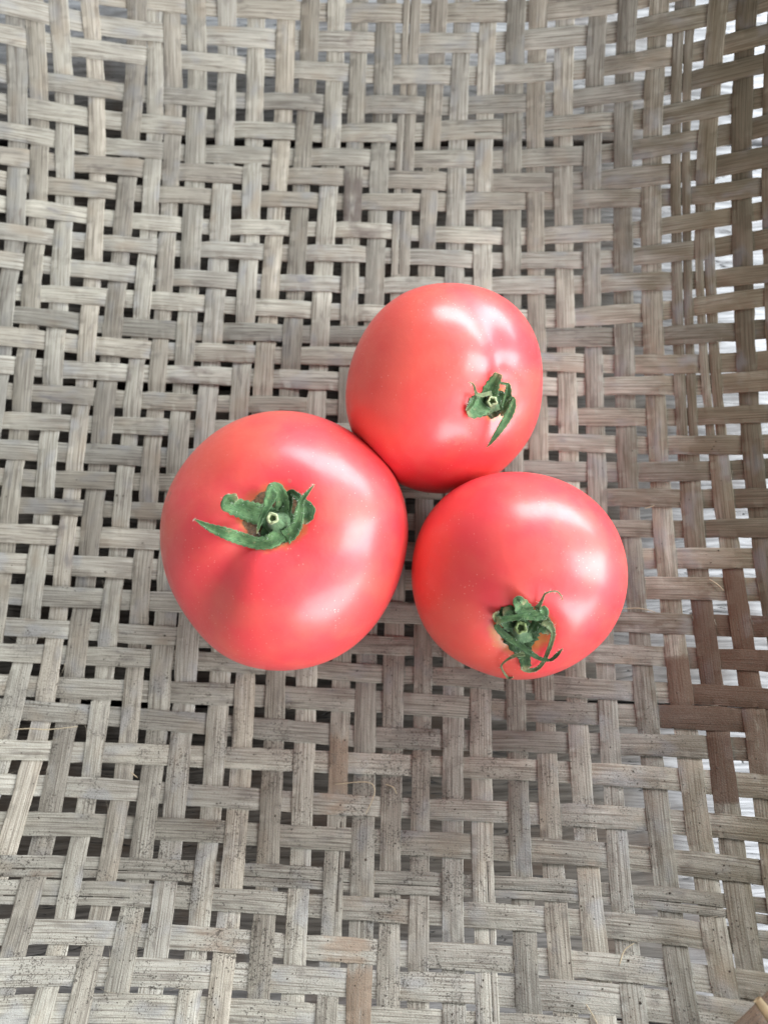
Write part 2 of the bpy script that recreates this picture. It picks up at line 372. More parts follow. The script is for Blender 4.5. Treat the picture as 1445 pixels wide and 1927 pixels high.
STRIP_H = {
 0: [(-113.4, 214.6), (-74.4, 213.3), (-39.2, 211.7), (-5.8, 209.2), (30.9, 205.0), (63.6, 199.8), (97.4, 195.3)],
 1: [(-114.2, 206.7), (-86.0, 204.6), (-49.1, 203.6), (-5.9, 200.5), (55.7, 193.3), (89.1, 188.5), (98.2, 187.3)],
 2: [(-114.9, 198.5), (-94.0, 197.5), (-58.6, 195.6), (-5.9, 191.0), (98.9, 178.5)],
 3: [(-115.6, 186.6), (-67.1, 184.1), (-31.2, 182.6), (-5.9, 180.9), (99.5, 170.9)],
 4: [(-116.0, 177.3), (-75.6, 174.5), (-41.1, 172.7), (-5.9, 171.3), (30.1, 170.0), (63.9, 166.5), (100.0, 162.2)],
 5: [(-116.1, 168.5), (-85.4, 165.9), (-50.2, 163.9), (-5.9, 162.6), (100.4, 153.7)],
 6: [(-116.1, 160.6), (-94.0, 159.7), (-59.1, 157.0), (-5.9, 155.3), (100.7, 145.0)],
 7: [(-115.9, 152.2), (-67.3, 148.9), (-5.9, 146.6), (37.1, 145.6), (73.1, 141.8), (100.8, 137.1)],
 8: [(-115.6, 143.4), (-75.9, 138.8), (-5.8, 136.1), (100.9, 129.3)],
 9: [(-115.1, 134.1), (-85.0, 130.9), (-51.2, 128.8), (-5.8, 127.5), (101.0, 120.6)],
 10: [(-114.4, 124.0), (-94.2, 121.4), (-59.9, 118.7), (-5.8, 116.6), (46.2, 116.0), (81.1, 113.6), (100.9, 111.0)],
 11: [(-113.7, 113.6), (-5.7, 106.7), (100.7, 102.8)],
 12: [(-113.1, 105.2), (-77.5, 101.2), (-43.4, 100.0), (-5.7, 98.9), (63.7, 97.1), (100.5, 93.8)],
 13: [(-112.6, 97.3), (-85.6, 94.5), (-51.5, 92.7), (-5.7, 91.4), (58.3, 89.0), (100.1, 84.3)],
 14: [(-111.9, 87.8), (-94.1, 86.5), (-61.3, 85.2), (-5.6, 82.7), (81.1, 79.5), (99.8, 77.7)],
 15: [(-111.3, 79.1), (-70.3, 76.2), (-34.8, 75.1), (72.3, 69.9), (99.2, 67.6)],
 16: [(-110.7, 69.4), (-79.1, 68.0), (63.1, 61.8), (98.6, 58.4)],
 17: [(-110.0, 59.7), (-87.5, 58.5), (53.9, 52.9), (98.0, 50.4)],
 18: [(-109.4, 50.8), (80.7, 43.1), (97.3, 41.8)],
 19: [(-108.7, 41.7), (77.0, 33.5), (96.4, 32.5)],
 20: [(-108.1, 32.6), (80.2, 24.1), (95.5, 23.5)],
 21: [(-107.5, 23.2), (94.5, 14.5)],
 22: [(-106.8, 13.3), (79.8, 4.6), (93.2, 4.0)],
 23: [(-106.1, 3.2), (-73.0, 1.2), (71.2, -4.6), (91.9, -5.5)],
 24: [(-105.4, -4.6), (-81.7, -5.6), (-48.0, -7.2), (-5.3, -10.4), (25.7, -11.8), (62.0, -14.5), (90.4, -15.5)],
 25: [(-104.4, -14.4), (-90.3, -15.1), (-55.8, -16.5), (-5.3, -18.8), (52.0, -21.4), (89.4, -21.7)],
 26: [(-103.6, -21.7), (-64.5, -24.7), (-28.5, -27.5), (-5.2, -29.1), (42.8, -29.7), (88.1, -29.2)],
 27: [(-102.0, -33.0), (-5.2, -36.7), (86.5, -37.8)],
 28: [(-100.5, -42.6), (-5.1, -48.3), (84.5, -48.0)],
 29: [(-98.6, -52.7), (-5.0, -57.2), (82.5, -57.2)],
 30: [(-96.4, -63.3), (-4.8, -67.0), (80.7, -65.3)],
 31: [(-94.9, -69.5), (-4.8, -73.5), (79.1, -71.9)],
 32: [(-92.7, -78.4), (-4.6, -82.7), (77.0, -80.0)],
 33: [(-90.4, -86.9), (-4.5, -89.3), (75.4, -86.1)],
 34: [(-88.2, -94.3), (-4.4, -96.3), (73.6, -92.4)],
}
TOMATO_A = dict(a=35.00, c=29.49, tilt=(0.0098, 0.0673), cen=(-27.45, 27.72, 29.40), view=(0.129, -0.215, 0.968),
  creases=[(3.95, 0.09, 0.3), (1.2, 0.012, 0.5), (5.35, 0.015, 0.5), (2.6, 0.025, 0.4)], lobes=[(3, 0.012, 0.4), (2, 0.03, 1.57), (5, 0.006, 0.3)])
CALYX_A = [
  ('stem', [[1.1, -1.19, 25.23, 7.43], [1.08, -1.33, 27.05, 4.91], [0.53, -1.13, 29.49, 3.15], [0.39, -1.18, 30.82, 2.84]]),
  ('sepal', [[2.05, -3.92, 26.34, 3.68], [-0.23, -5.91, 27.01, 3.67], [-3.66, -6.44, 26.55, 2.95], [-7.56, -5.36, 26.66, 3.08], [-11.22, -4.29, 28.06, 2.83], [-14.59, -3.11, 28.29, 1.97], [-17.13, -1.82, 27.98, 1.04], [-19.26, -0.57, 27.38, 0.15]]),
  ('sepal', [[0.41, -0.31, 25.8, 4.95], [-2.23, 0.55, 26.39, 5.32], [-4.84, 1.04, 26.97, 5.07], [-7.63, 1.8, 27.99, 4.56], [-9.43, 2.21, 28.86, 4.19], [-10.45, 2.68, 30.01, 3.92], [-9.81, 3.41, 31.05, 2.93], [-8.13, 4.1, 31.26, 1.46]]),
  ('sepal', [[1.88, 0.64, 26.06, 3.21], [2.31, 2.89, 27.16, 3.2], [1.91, 5.07, 29.49, 3.17], [0.67, 6.3, 31.47, 2.91], [-0.23, 3.87, 31.28, 2.71], [-1.19, 1.63, 30.34, 1.75], [-2.11, 0.04, 29.74, 1.17], [-2.96, -1.98, 28.87, 0.97], [-3.74, -4.26, 27.37, 0.25]]),
  ('sepal', [[3.08, -4.96, 26.63, 3.67], [4.84, -3.9, 27.51, 3.17], [6.15, -2.0, 29.03, 2.54], [6.77, 0.37, 30.54, 2.22], [7.33, 2.71, 32.04, 1.44], [8.9, 4.58, 33.4, 0.81], [10.58, 6.4, 34.13, 0.19]]),
  ('sepal', [[2.62, 0.87, 26.13, 3.21], [3.66, 3.6, 27.38, 2.21], [4.31, 5.58, 29.48, 1.46], [5.86, 4.65, 30.2, 1.7], [7.32, 3.22, 29.96, 2.18], [8.63, 1.14, 29.34, 3.63], [8.1, -0.83, 28.21, 2.67], [7.7, -1.93, 27.57, 0.49]]),
]
TOMATO_B = dict(a=30.38, c=23.30, tilt=(0.8195, -0.5670), cen=(18.11, 70.96, 28.25), view=(-0.697, 0.098, 0.71),
  creases=[(1.75, 0.045, 0.32), (3.0, 0.02, 0.5), (4.6, 0.022, 0.4), (0.2, 0.012, 0.4)], lobes=[(2, 0.01, 0.5), (5, 0.008, 1.0)])
CALYX_B = [
  ('stem', [[-1.59, -0.47, 19.63, 5.98], [-2.27, -0.05, 20.64, 3.78], [-3.4, 0.55, 22.25, 2.5], [-4.08, 0.77, 23.17, 2.66]]),
  ('sepal', [[-4.53, 0.11, 20.55, 5.37], [-7.01, -1.06, 21.45, 5.84], [-9.45, -2.25, 22.09, 4.56], [-11.32, -2.81, 22.23, 2.09]]),
  ('sepal', [[-0.8, -0.74, 19.91, 4.72], [0.07, -2.07, 20.37, 4.18], [0.06, -3.1, 20.64, 2.73], [-0.15, -3.89, 20.8, 0.73]]),
  ('sepal', [[-2.58, 1.04, 20.31, 3.96], [-3.42, 2.93, 21.25, 4.11], [-3.47, 5.15, 22.02, 3.39], [-3.5, 7.02, 22.85, 2.66], [-3.37, 8.08, 23.2, 1.95]]),
  ('sepal', [[-3.89, 2.73, 22.3, 1.07], [-5.99, 2.58, 23.04, 1.06], [-8.06, 2.19, 23.32, 1.05], [-10.21, 2.3, 23.59, 0.95], [-11.06, 3.3, 23.64, 0.69], [-11.88, 4.6, 23.58, 0.52], [-12.62, 5.12, 23.38, 0.34], [-13.25, 5.22, 23.12, 0.14]]),
  ('sepal', [[-10.14, 2.09, 23.32, 1.04], [-10.43, 0.64, 22.97, 1.22], [-11.02, -0.81, 22.69, 1.39], [-11.87, -2.29, 22.32, 0.7]]),
  ('sepal', [[-0.57, 1.12, 20.24, 3.63], [1.01, 1.6, 20.55, 3.46], [2.18, 1.36, 20.95, 2.19], [2.68, 0.41, 21.56, 1.09]]),
  ('sepal', [[-0.37, 5.4, 21.4, 0.65], [0.57, 5.42, 22.08, 0.72], [1.43, 4.98, 22.57, 1.27], [1.89, 3.05, 22.54, 1.9], [1.96, 0.89, 22.43, 2.27], [1.74, -1.31, 22.2, 1.82], [1.44, -2.82, 21.85, 0.73]]),
  ('sepal', [[1.61, -2.45, 20.94, 2.19], [2.43, -1.25, 22.37, 2.18], [2.38, 1.84, 23.66, 1.27], [2.88, 0.52, 24.12, 1.72], [1.97, -2.15, 24.33, 2.26], [0.14, -5.62, 24.27, 1.98], [-1.65, -8.89, 23.87, 1.29], [-2.24, -10.54, 23.36, 0.72], [-2.79, -11.81, 22.75, 0.14]]),
]
TOMATO_C = dict(a=29.30, c=25.64, tilt=(-0.1066, -0.8553), cen=(36.48, 17.19, 29.73), view=(-0.09, 0.632, 0.769),
  creases=[(1.2, 0.012, 0.5), (2.5, 0.03, 0.4), (4.2, 0.02, 0.4), (5.5, 0.01, 0.5)], lobes=[(3, 0.01, 0.2), (4, 0.006, 0.8)])
CALYX_C = [
  ('stem', [[-0.27, -1.43, 22.04, 6.88], [-0.32, -0.19, 23.09, 4.36], [-0.47, 1.62, 24.56, 3.0], [-0.62, 2.6, 25.42, 3.07]]),
  ('sepal', [[-0.54, -0.21, 22.37, 8.75], [-0.26, -2.54, 23.0, 8.99], [0.07, -4.34, 23.71, 6.33], [0.61, -6.25, 24.3, 3.85], [1.08, -8.34, 24.69, 2.9], [1.49, -10.5, 24.76, 2.53], [1.7, -11.6, 24.65, 0.98]]),
  ('sepal', [[2.3, 3.22, 22.97, 6.21], [4.08, 2.84, 23.57, 4.89], [5.73, 1.75, 24.16, 3.39], [6.8, 0.28, 24.47, 1.13]]),
  ('sepal', [[-2.02, 2.83, 22.68, 6.4], [-4.32, 4.38, 23.54, 5.59], [-6.18, 4.84, 24.19, 3.34], [-7.35, 6.32, 24.79, 1.47]]),
  ('sepal', [[4.14, 8.53, 24.35, 1.66], [4.73, 7.44, 25.52, 2.39], [3.24, 6.89, 25.9, 2.39], [1.13, 6.7, 25.89, 1.84], [-0.99, 6.44, 25.96, 1.56], [-3.08, 5.85, 25.73, 1.47], [-5.18, 5.21, 25.61, 1.66], [-6.75, 4.5, 25.23, 2.03]]),
  ('sepal', [[-6.74, 2.76, 24.53, 1.31], [-5.67, 1.02, 24.65, 1.69], [-3.54, -1.36, 24.54, 1.7], [-1.1, -2.95, 24.96, 1.61], [1.51, -4.63, 25.68, 1.49], [4.17, -6.45, 25.97, 1.06], [6.04, -7.02, 25.98, 0.81], [7.49, -6.91, 26.03, 0.77], [8.74, -4.87, 26.44, 0.96], [9.86, -2.48, 26.73, 0.19]]),
  ('sepal', [[5.02, 4.19, 24.04, 2.8], [6.48, 2.93, 24.71, 1.87], [7.43, 0.85, 24.98, 1.24], [7.23, -2.26, 24.96, 1.14], [6.58, -5.67, 24.95, 1.06], [5.75, -9.05, 24.78, 1.01], [4.31, -11.77, 24.33, 1.02], [2.08, -12.15, 24.44, 1.22], [0.3, -10.98, 24.84, 0.98]]),
  ('sepal', [[0.99, -6.59, 24.45, 1.35], [-0.51, -6.57, 24.82, 1.15], [-1.99, -6.98, 25.2, 0.85], [-3.76, -8.62, 25.17, 0.5], [-4.68, -11.15, 24.35, 0.47], [-3.77, -14.58, 22.92, 0.48], [-2.24, -18.75, 20.4, 0.69], [-1.14, -17.19, 21.74, 0.28]]),
  ('sepal', [[2.99, 7.57, 24.04, 1.48], [3.51, 9.32, 24.81, 0.99], [3.93, 11.35, 25.39, 0.62], [4.49, 13.15, 25.41, 0.43], [5.75, 13.81, 25.27, 0.36], [7.34, 13.73, 25.04, 0.36], [8.34, 12.44, 24.89, 0.29], [8.94, 10.97, 24.83, 0.15]]),
  ('sepal', [[0.74, 4.74, 23.19, 4.86], [-0.02, 7.09, 24.15, 4.43], [-1.15, 9.83, 25.38, 3.64], [-1.99, 11.36, 26.09, 2.35], [-1.17, 11.95, 26.39, 1.62], [-0.18, 10.56, 25.98, 1.09]]),
  ('sepal', [[-3.23, 4.61, 23.2, 4.48], [-4.43, 6.2, 23.79, 2.96], [-5.16, 6.49, 23.9, 1.11]]),
]
STAINS = [  # strip family, index, from, to (mm along y or x), stain kind, strength
 ('V', 26, -42.6, 11.4, 0, 1),
 ('V', 27, -17.5, 21.5, 0, 0.95),
 ('V', 27, -40.3, -17.5, 0, 0.55),
 ('V', 25, -19.6, -4.9, 0, 0.8),
 ('V', 28, -39.7, 0.3, 0, 0.7),
 ('H', 24, 84.7, 110.3, 0, 1),
 ('H', 25, 77.2, 109.2, 0, 0.75),
 ('H', 23, 93.8, 112.1, 0, 0.85),
 ('H', 23, 86.1, 93.8, 0, 0.6),
 ('H', 22, 90.6, 113.7, 0, 0.7),
 ('H', 22, 72.7, 90.6, 0, 0.3),
 ('H', 21, 88.5, 96.4, 0, 0.35),
 ('H', 26, 93.5, 107.7, 0, 0.5),
 ('V', 14, 136.9, 157.3, 1, 0.9),
 ('H', 8, -13.9, 2.2, 1, 0.7),
 ('H', 10, -35.0, -20.8, 2, 0.7),
 ('H', 14, -72.1, -54.0, 1, 0.6),
 ('V', 6, 102.8, 112.1, 1, 0.5),
 ('V', 6, 80.0, 94.5, 1, 0.55),
 ('V', 9, 154.4, 164.3, 1, 0.35),
 ('V', 14, -48.1, -27.0, 3, 0.9),
 ('V', 15, -103.0, -84.4, 3, 1),
 ('H', 28, -20.7, -5.1, 3, 0.7),
 ('H', 32, -56.2, -36.5, 3, 0.6),
 ('H', 32, -19.0, -2.5, 3, 0.8),
 ('H', 31, -4.8, 9.8, 3, 0.5),
 ('V', 6, -82.8, -71.1, 3, 0.6),
 ('H', 30, -102.0, -89.1, 3, 0.5),
 ('H', 15, -114.8, -99.1, 2, 0.6),
 ('V', 4, 18.5, 40.5, 2, 0.5),
 ('H', 8, -115.6, -104.9, 2, 0.6),
 ('V', 23, 78.1, 110.1, 2, 0.4),
 ('V', 24, 8.2, 53.1, 2, 0.5),
 ('V', 25, 16.0, 52.5, 2, 0.4),
 ('H', 6, -103.8, -93.1, 1, 0.5),
 ('H', 7, -102.7, -91.9, 1, 0.5),
 ('H', 1, -15.0, -5.9, 1, 0.7),
 ('V', 1, 112.1, 145.8, 3, 0.4),
 ('H', 20, -121.6, -71.0, 3, 0.2),
 ('V', 16, -37.1, -20.4, 2, 0.3),
 ('H', 29, 51.5, 73.1, 3, 0.5),
 ('H', 12, -120.2, -100.7, 3, 0.4),
 ('V', 12, 71.9, 97.3, 2, 0.3),
]
FIBRES = [
 [(-14.3, -42.3, 3.9), (-5.1, -41.6, 4.5), (-2.7, -43.5, 5.2), (-3.5, -46.6, 5.9), (-5.3, -50.1, 6.7)],
 [(0.4, -42.1, 5.1), (2.7, -42.9, 5.6), (3.7, -44.6, 6.2)],
 [(58.4, -79.6, 35.3), (60.0, -76.8, 34.4), (62.5, -75.1, 34.4)],
 [(-110.5, -26.7, 3.4), (-106.0, -26.5, 2.9), (-100.6, -26.8, 2.4), (-92.1, -26.0, 1.6)],
 [(49.3, -88.1, 36.9), (50.4, -89.8, 38.4), (51.3, -91.6, 39.8)],
 [(80.0, 39.6, 7.4), (81.8, 40.0, 7.9), (82.7, 40.4, 8.2)],
 [(71.0, 8.9, 8.4), (76.0, 9.0, 9.9), (80.1, 7.8, 11.6)],
 [(94.8, 17.3, 15.8), (96.6, 15.7, 16.9), (98.0, 13.8, 17.9)],
 [(-75.0, -39.1, 2.9), (-72.9, -40.6, 3.1)],
]
MARKS_B = [(-10.89, -10.03, 20.64, 2.2), (-18.37, 23.33, 4.96, 1.2), (-13.47, -11.15, 19.59, 0.8)]
MARKS_C = [(6.86, 27.05, 6.86, 1.6), (7.75, 24.97, 11.28, 0.8), (-4.31, 24.78, 13.6, 0.5), (0.46, 27.84, 7.35, 1.0)]
MARKS_A = [(-29.38, 8.36, 13.73, 2.0), (3.78, 9.22, 26.82, 0.8)]

# ---------------------------------------------------------------- the tray: a shallow round bowl woven in 2/2 twill
BX, BY, BK, BR0, RIM = -48.0, 73.0, 3.6, 87.0, 207.5
def bowl(x, y):
    r = np.hypot(np.asarray(x) - BX, np.asarray(y) - BY)
    return BK * np.maximum(0, r - BR0) ** 2 / 1000.0
def bowl_normal(x, y):
    e = 0.2
    gx = (bowl(x + e, y) - bowl(x - e, y)) / (2 * e); gy = (bowl(x, y + e) - bowl(x, y - e)) / (2 * e)
    n = np.stack([-gx, -gy, np.ones_like(gx)], -1)
    return n / np.linalg.norm(n, axis=-1, keepdims=True)

def curve(ts, vs):
    """smooth curve v(t) through the points, straight beyond both ends"""
    ts = np.asarray(ts, float); vs = np.asarray(vs, float)
    d = np.gradient(vs, ts) if len(ts) > 2 else np.full(len(ts), (vs[1] - vs[0]) / (ts[1] - ts[0]))
    s0 = np.clip(d[0], -0.12, 0.12); s1 = np.clip(d[-1], -0.12, 0.12)
    def f(t):
        t = np.asarray(t, float)
        k = np.clip(np.searchsorted(ts, t) - 1, 0, len(ts) - 2)
        h = ts[k + 1] - ts[k]; u = np.clip((t - ts[k]) / h, 0, 1)
        v = ((1 + 2 * u) * (1 - u) ** 2 * vs[k] + u * (1 - u) ** 2 * h * d[k]
             + u * u * (3 - 2 * u) * vs[k + 1] + u * u * (u - 1) * h * d[k + 1])
        v = np.where(t < ts[0], vs[0] + s0 * (t - ts[0]), v)
        return np.where(t > ts[-1], vs[-1] + s1 * (t - ts[-1]), v)
    return f

STRIP_V[2] = [(-129.5, -86.0), (-122.5, -28.0)] + STRIP_V[2]
STRIP_V[1] = [(-139.5, -86.0), (-132.0, -28.0)] + STRIP_V[1]
STRIP_V[28] = [(101.6, -77.0)] + STRIP_V[28]
STRIP_V[29] = [(109.5, -77.0)] + STRIP_V[29]
VC = {i: curve([p[1] for p in P], [p[0] for p in P]) for i, P in STRIP_V.items()}
HC = {}
for j, P in STRIP_H.items():
    P = sorted(P); HC[j] = curve([p[0] for p in P], [p[1] for p in P])
def shifted(f, d): return lambda t: f(t) + d
for k in range(1, 14): VC[1 - k] = shifted(VC[1], -9.4 * k)
for k in range(1, 6): VC[29 + k] = shifted(VC[29], 9.6 * k)
for k in range(1, 9): HC[0 - k] = shifted(HC[0], 9.4 * k)
for k in range(1, 6): HC[34 + k] = shifted(HC[34], -9.8 * k)

def crossing(i, j):
    x = 0.0; y = 50.0
    for _ in range(14):
        y = float(HC[j](x)); x = float(VC[i](y))
    return x, y
CROSS = {(i, j): crossing(i, j) for i in VC for j in HC}
def v_over(i, j): return (i + j) % 4 in (0, 1)

STAIN_NAMES = ['stain_wet', 'stain_dark', 'stain_slate', 'stain_tan']
SPLITS = {('V', 26): [(60, 190, 0.1)], ('V', 27): [(55, 118, -0.1)], ('H', 30): [(-130, 110, 0.22)], ('H', 31): [(-120, -70, 0.3)],
          ('V', 19): [(-95, -60, 0.42)], ('V', 16): [(120, 215, -0.2)], ('V', 22): [(-40, -60, 0.0)], ('V', 14): [(-75, -52, 0.45)], ('H', 4): [(30, 80, 0.35)]}

TOPS, EDGES = [], []
def build_strip(kind, idx, parent):
    f = VC[idx] if kind == 'V' else HC[idx]
    seed = random.Random(idx * 7 + (1000 if kind == 'V' else 0))
    cr = []
    for k in (sorted(HC) if kind == 'V' else sorted(VC)):
        x, y = CROSS[(idx, k) if kind == 'V' else (k, idx)]
        if math.hypot(x - BX, y - BY) < RIM + 12:
            over = v_over(idx, k) if kind == 'V' else not v_over(k, idx)
            cr.append((y if kind == 'V' else x, 1.0 if over else -1.0))
    cr.sort()
    if len(cr) < 3: return None
    ct = np.array([c[0] for c in cr]); cs = np.array([c[1] for c in cr])
    t = np.concatenate([np.linspace(ct[k], ct[k + 1], 8, endpoint=False) for k in range(len(ct) - 1)] + [ct[-1:]])
    xy = np.stack([f(t), t], -1) if kind == 'V' else np.stack([t, f(t)], -1)
    keep = np.hypot(xy[:, 0] - BX, xy[:, 1] - BY) < RIM + (3.5 if kind == 'V' else 2.0)
    if keep.sum() < 12: return None
    t = t[keep]; xy = xy[keep]
    k = np.clip(np.searchsorted(ct, t, side='right') - 1, 0, len(ct) - 2)
    u = (t - ct[k]) / (ct[k + 1] - ct[k])
    w = np.clip((u - 0.25) / 0.50, 0, 1); w = w * w * (3 - 2 * w)
    lift = cs[k] * (1 - w) + cs[k + 1] * w
    same = cs[k] == cs[k + 1]
    lift = lift + np.where(same, 0.16 * cs[k] * np.sin(np.pi * u), 0)
    ph = seed.uniform(0, 6.28)
    off = 0.25 * lift + 0.06 * np.sin(t * 0.11 + ph)
    # slow sideways wander and width change of a hand-split strip
    width = seed.gauss(6.12 if kind == 'V' else 6.02, 0.38)
    width = width * (1 + 0.035 * np.sin(t * 0.045 + ph) + 0.018 * np.sin(t * 0.31 + 2 * ph))
    z = bowl(xy[:, 0], xy[:, 1]); nrm = bowl_normal(xy[:, 0], xy[:, 1])
    c = np.stack([xy[:, 0], xy[:, 1], z], -1)
    tan = np.gradient(c, axis=0); tan /= np.linalg.norm(tan, axis=1, keepdims=True)
    side = np.cross(tan, nrm); side /= np.linalg.norm(side, axis=1, keepdims=True)
    roll = 0.035 * np.sin(t * 0.083 + ph * 1.7) + seed.uniform(-0.03, 0.03)
    nr = nrm * np.cos(roll)[:, None] + side * np.sin(roll)[:, None]
    sd = side * np.cos(roll)[:, None] - nrm * np.sin(roll)[:, None]
    c = c + nrm * off[:, None]
    arc = np.concatenate([[0], np.cumsum(np.linalg.norm(np.diff(c, axis=0), axis=1))])
    th = seed.uniform(0.32, 0.42); n = len(t)
    st = {s: np.zeros(n) for s in STAIN_NAMES}
    for (kk, ii, a, b, ty, sg) in STAINS:
        if kk == kind and ii == idx:
            e = 2.2 if ty == 0 else 7.0
            m = np.clip((t - a) / e + 0.5, 0, 1) * np.clip((b - t) / e + 0.5, 0, 1)
            st[STAIN_NAMES[ty]] = np.maximum(st[STAIN_NAMES[ty]], sg * m * (1.0 if ty == 0 else 0.75))
    jag = np.array([seed.gauss(0, 1) for _ in range(n)]); jag = 0.09 * np.convolve(jag, [0.25, 0.5, 0.25], 'same')
    jag2 = np.array([seed.gauss(0, 1) for _ in range(n)]); jag2 = 0.09 * np.convolve(jag2, [0.25, 0.5, 0.25], 'same')
    for q in range(2, n - 2):
        if lift[q] > 0.8: TOPS.append((c[q], nr[q], sd[q], width[q], th))
        if lift[q] > 0.3: EDGES.append((c[q], nr[q], sd[q], tan[q], width[q]))
    verts, faces, uvs = [], [], []
    att = {s: [] for s in STAIN_NAMES}
    def band(lo, hi, i0, i1, dz=0.0):
        """one solid band of the strip from lo to hi (fractions of the half width)"""
        prof = [(lo, -th / 2), (lo, th / 2 - 0.09), (lo + 0.04, th / 2), ((lo + hi) / 2, th / 2 + 0.05), (hi - 0.04, th / 2), (hi, th / 2 - 0.09), (hi, -th / 2)]
        m = len(prof); start = sum(len(v) for v in verts)
        rows = []
        for (s, h) in prof:
            ed = s * width[i0:i1] / 2
            if s == 1.0: ed = ed + jag[i0:i1]
            if s == -1.0: ed = ed + jag2[i0:i1]
            rows.append(c[i0:i1] + sd[i0:i1] * np.asarray(ed)[:, None] + nr[i0:i1] * (h + dz))
            uvs.append(np.stack([arc[i0:i1], np.asarray(ed)], -1))
            for q in STAIN_NAMES: att[q].append(st[q][i0:i1])
        L = i1 - i0
        for r in rows: verts.append(r)
        for a in range(m):
            b = (a + 1) % m
            for k2 in range(L - 1):
                faces.append((start + a * L + k2, start + b * L + k2, start + b * L + k2 + 1, start + a * L + k2 + 1))
        faces.append(tuple(start + a * L for a in range(m))); faces.append(tuple(start + a * L + L - 1 for a in reversed(range(m))))
    cuts = SPLITS.get((kind, idx), [])
    if cuts:
        a, b, at_ = cuts[0]
        i0, i1 = int(np.searchsorted(t, a)), int(np.searchsorted(t, b))
        if i1 - i0 > 3:
            if i0 > 2: band(-1, 1, 0, i0 + 1)
            band(-1, at_ - 0.045, i0, i1); band(at_ + 0.045, 1, i0, i1, -0.05)
            if n - i1 > 2: band(-1, 1, i1 - 1, n)
        else: band(-1, 1, 0, n)
    else: band(-1, 1, 0, n)
    V = np.concatenate(verts) * MM; U = np.concatenate(uvs)
    o = mesh_obj('bamboo_strip', V, faces, M_BAMBOO, parent, True, U, {s: np.concatenate(att[s]) for s in STAIN_NAMES})
    me = o.data
    bmx = bmesh.new(); bmx.from_mesh(me); bmesh.ops.recalc_face_normals(bmx, faces=bmx.faces)
    for e in bmx.edges:
        if len(e.link_faces) == 2 and e.calc_face_angle(0) > 0.7: e.smooth = False
    bmx.to_mesh(me); bmx.free()
    return o

tray = tag(empty('woven_tray', (0, 0, 0)), 'shallow weathered grey bamboo tray in open twill weave under the tomatoes', 'tray')
for i in sorted(VC): build_strip('V', i, tray)
for j in sorted(HC): build_strip('H', j, tray)

# soil crumbs caught on the strips and splinters frayed off their edges
sd_c = random.Random(77); V = []; F = []
near_tops = [q for q in TOPS if q[0][1] < 60 and -135 < q[0][0] < 110]
for _ in range(1500):
    p, nn, s_, w_, th_ = sd_c.choice(near_tops)
    if sd_c.random() > (1.0 if p[1] < -30 else 0.35): continue
    r = sd_c.uniform(0.07, 0.22) * (1.6 if sd_c.random() < 0.06 else 1)
    b = p + s_ * sd_c.uniform(-0.48, 0.48) * w_ + nn * (th_ / 2 + 0.04 + r * 0.4) + np.cross(nn, s_) * sd_c.uniform(-0.5, 0.5)
    i0 = len(V); tt = np.cross(nn, s_); a0 = sd_c.uniform(0, 6.28)
    for q in range(5):
        k = r * sd_c.uniform(0.6, 1.3); a = a0 + q * 1.2566
        V.append((b + (s_ * math.cos(a) + tt * math.sin(a) * 1.3) * k) * MM)
    V.append((b + nn * r * 0.8) * MM); V.append((b - nn * r * 0.8) * MM)
    for q in range(5): F.append((i0 + q, i0 + (q + 1) % 5, i0 + 5)); F.append((i0 + (q + 1) % 5, i0 + q, i0 + 6))
tag(mesh_obj('soil_crumbs', V, F, M_CRUMB, None, False), 'tiny dark soil crumbs scattered over the lower half of the tray', 'crumbs', None, 'stuff')
V = []; F = []
in_view = [q for q in EDGES if -130 < q[0][0] < 118 and -95 < q[0][1] < 120]
for _ in range(260):
    p, nn, s_, tn, w_ = sd_c.choice(in_view)
    sg = sd_c.choice((-1, 1)); tg = sd_c.choice((-1, 1)); L = sd_c.uniform(1.0, 4.5); r = sd_c.uniform(0.04, 0.085)
    b = p + s_ * sg * w_ * 0.49 + nn * 0.12
    pts = [b + tn * tg * L * u + s_ * sg * L * 0.22 * u * u + nn * L * 0.14 * u * u for u in (0, 0.35, 0.7, 1.0)]
    i0 = len(V)
    for k, q in enumerate(pts):
        rr_ = r * (1 - 0.22 * k)
        for a in (0.0, 2.09, 4.19): V.append((q + (s_ * math.cos(a) + nn * math.sin(a)) * rr_) * MM)
    for k in range(3):
        for a in range(3):
            a2 = (a + 1) % 3
            F.append((i0 + k * 3 + a, i0 + k * 3 + a2, i0 + (k + 1) * 3 + a2, i0 + (k + 1) * 3 + a))
mesh_obj('frayed_splinters', V, F, M_FRAY, tray)['kind'] = 'stuff'

# rim: two split-bamboo hoops pinching the strip ends, tied with pegs
def hoop(r_mid, z_mid, rad, wide, name, ph, mat):
    n, m = 220, 8; V = []; F = []; U = []
    for k in range(n):
        a = 2 * math.pi * k / n
        wob = 0.7 * math.sin(3 * a + ph) + 0.4 * math.sin(7 * a + 2 * ph)
        for q in range(m):
            b = 2 * math.pi * q / m
            rr = r_mid + wob + rad * math.cos(b); zz = z_mid + 0.8 * math.sin(2 * a + ph) + wide * math.sin(b)
            V.append(((BX + rr * math.cos(a)) * MM, (BY + rr * math.sin(a)) * MM, zz * MM)); U.append((a * r_mid, wide * math.sin(b)))
            F.append((k * m + q, ((k + 1) % n) * m + q, ((k + 1) % n) * m + (q + 1) % m, k * m + (q + 1) % m))
    z = np.zeros(len(V))
    return mesh_obj(name, V, F, mat, tray, True, U, {'stain_wet': z, 'stain_dark': z, 'stain_slate': z, 'stain_tan': z + 0.8})
zr = float(bowl(BX + RIM, BY))
hoop(RIM - 1.5, zr + 2.0, 1.5, 3.6, 'rim_hoop', 0.4, M_BAMBOO)
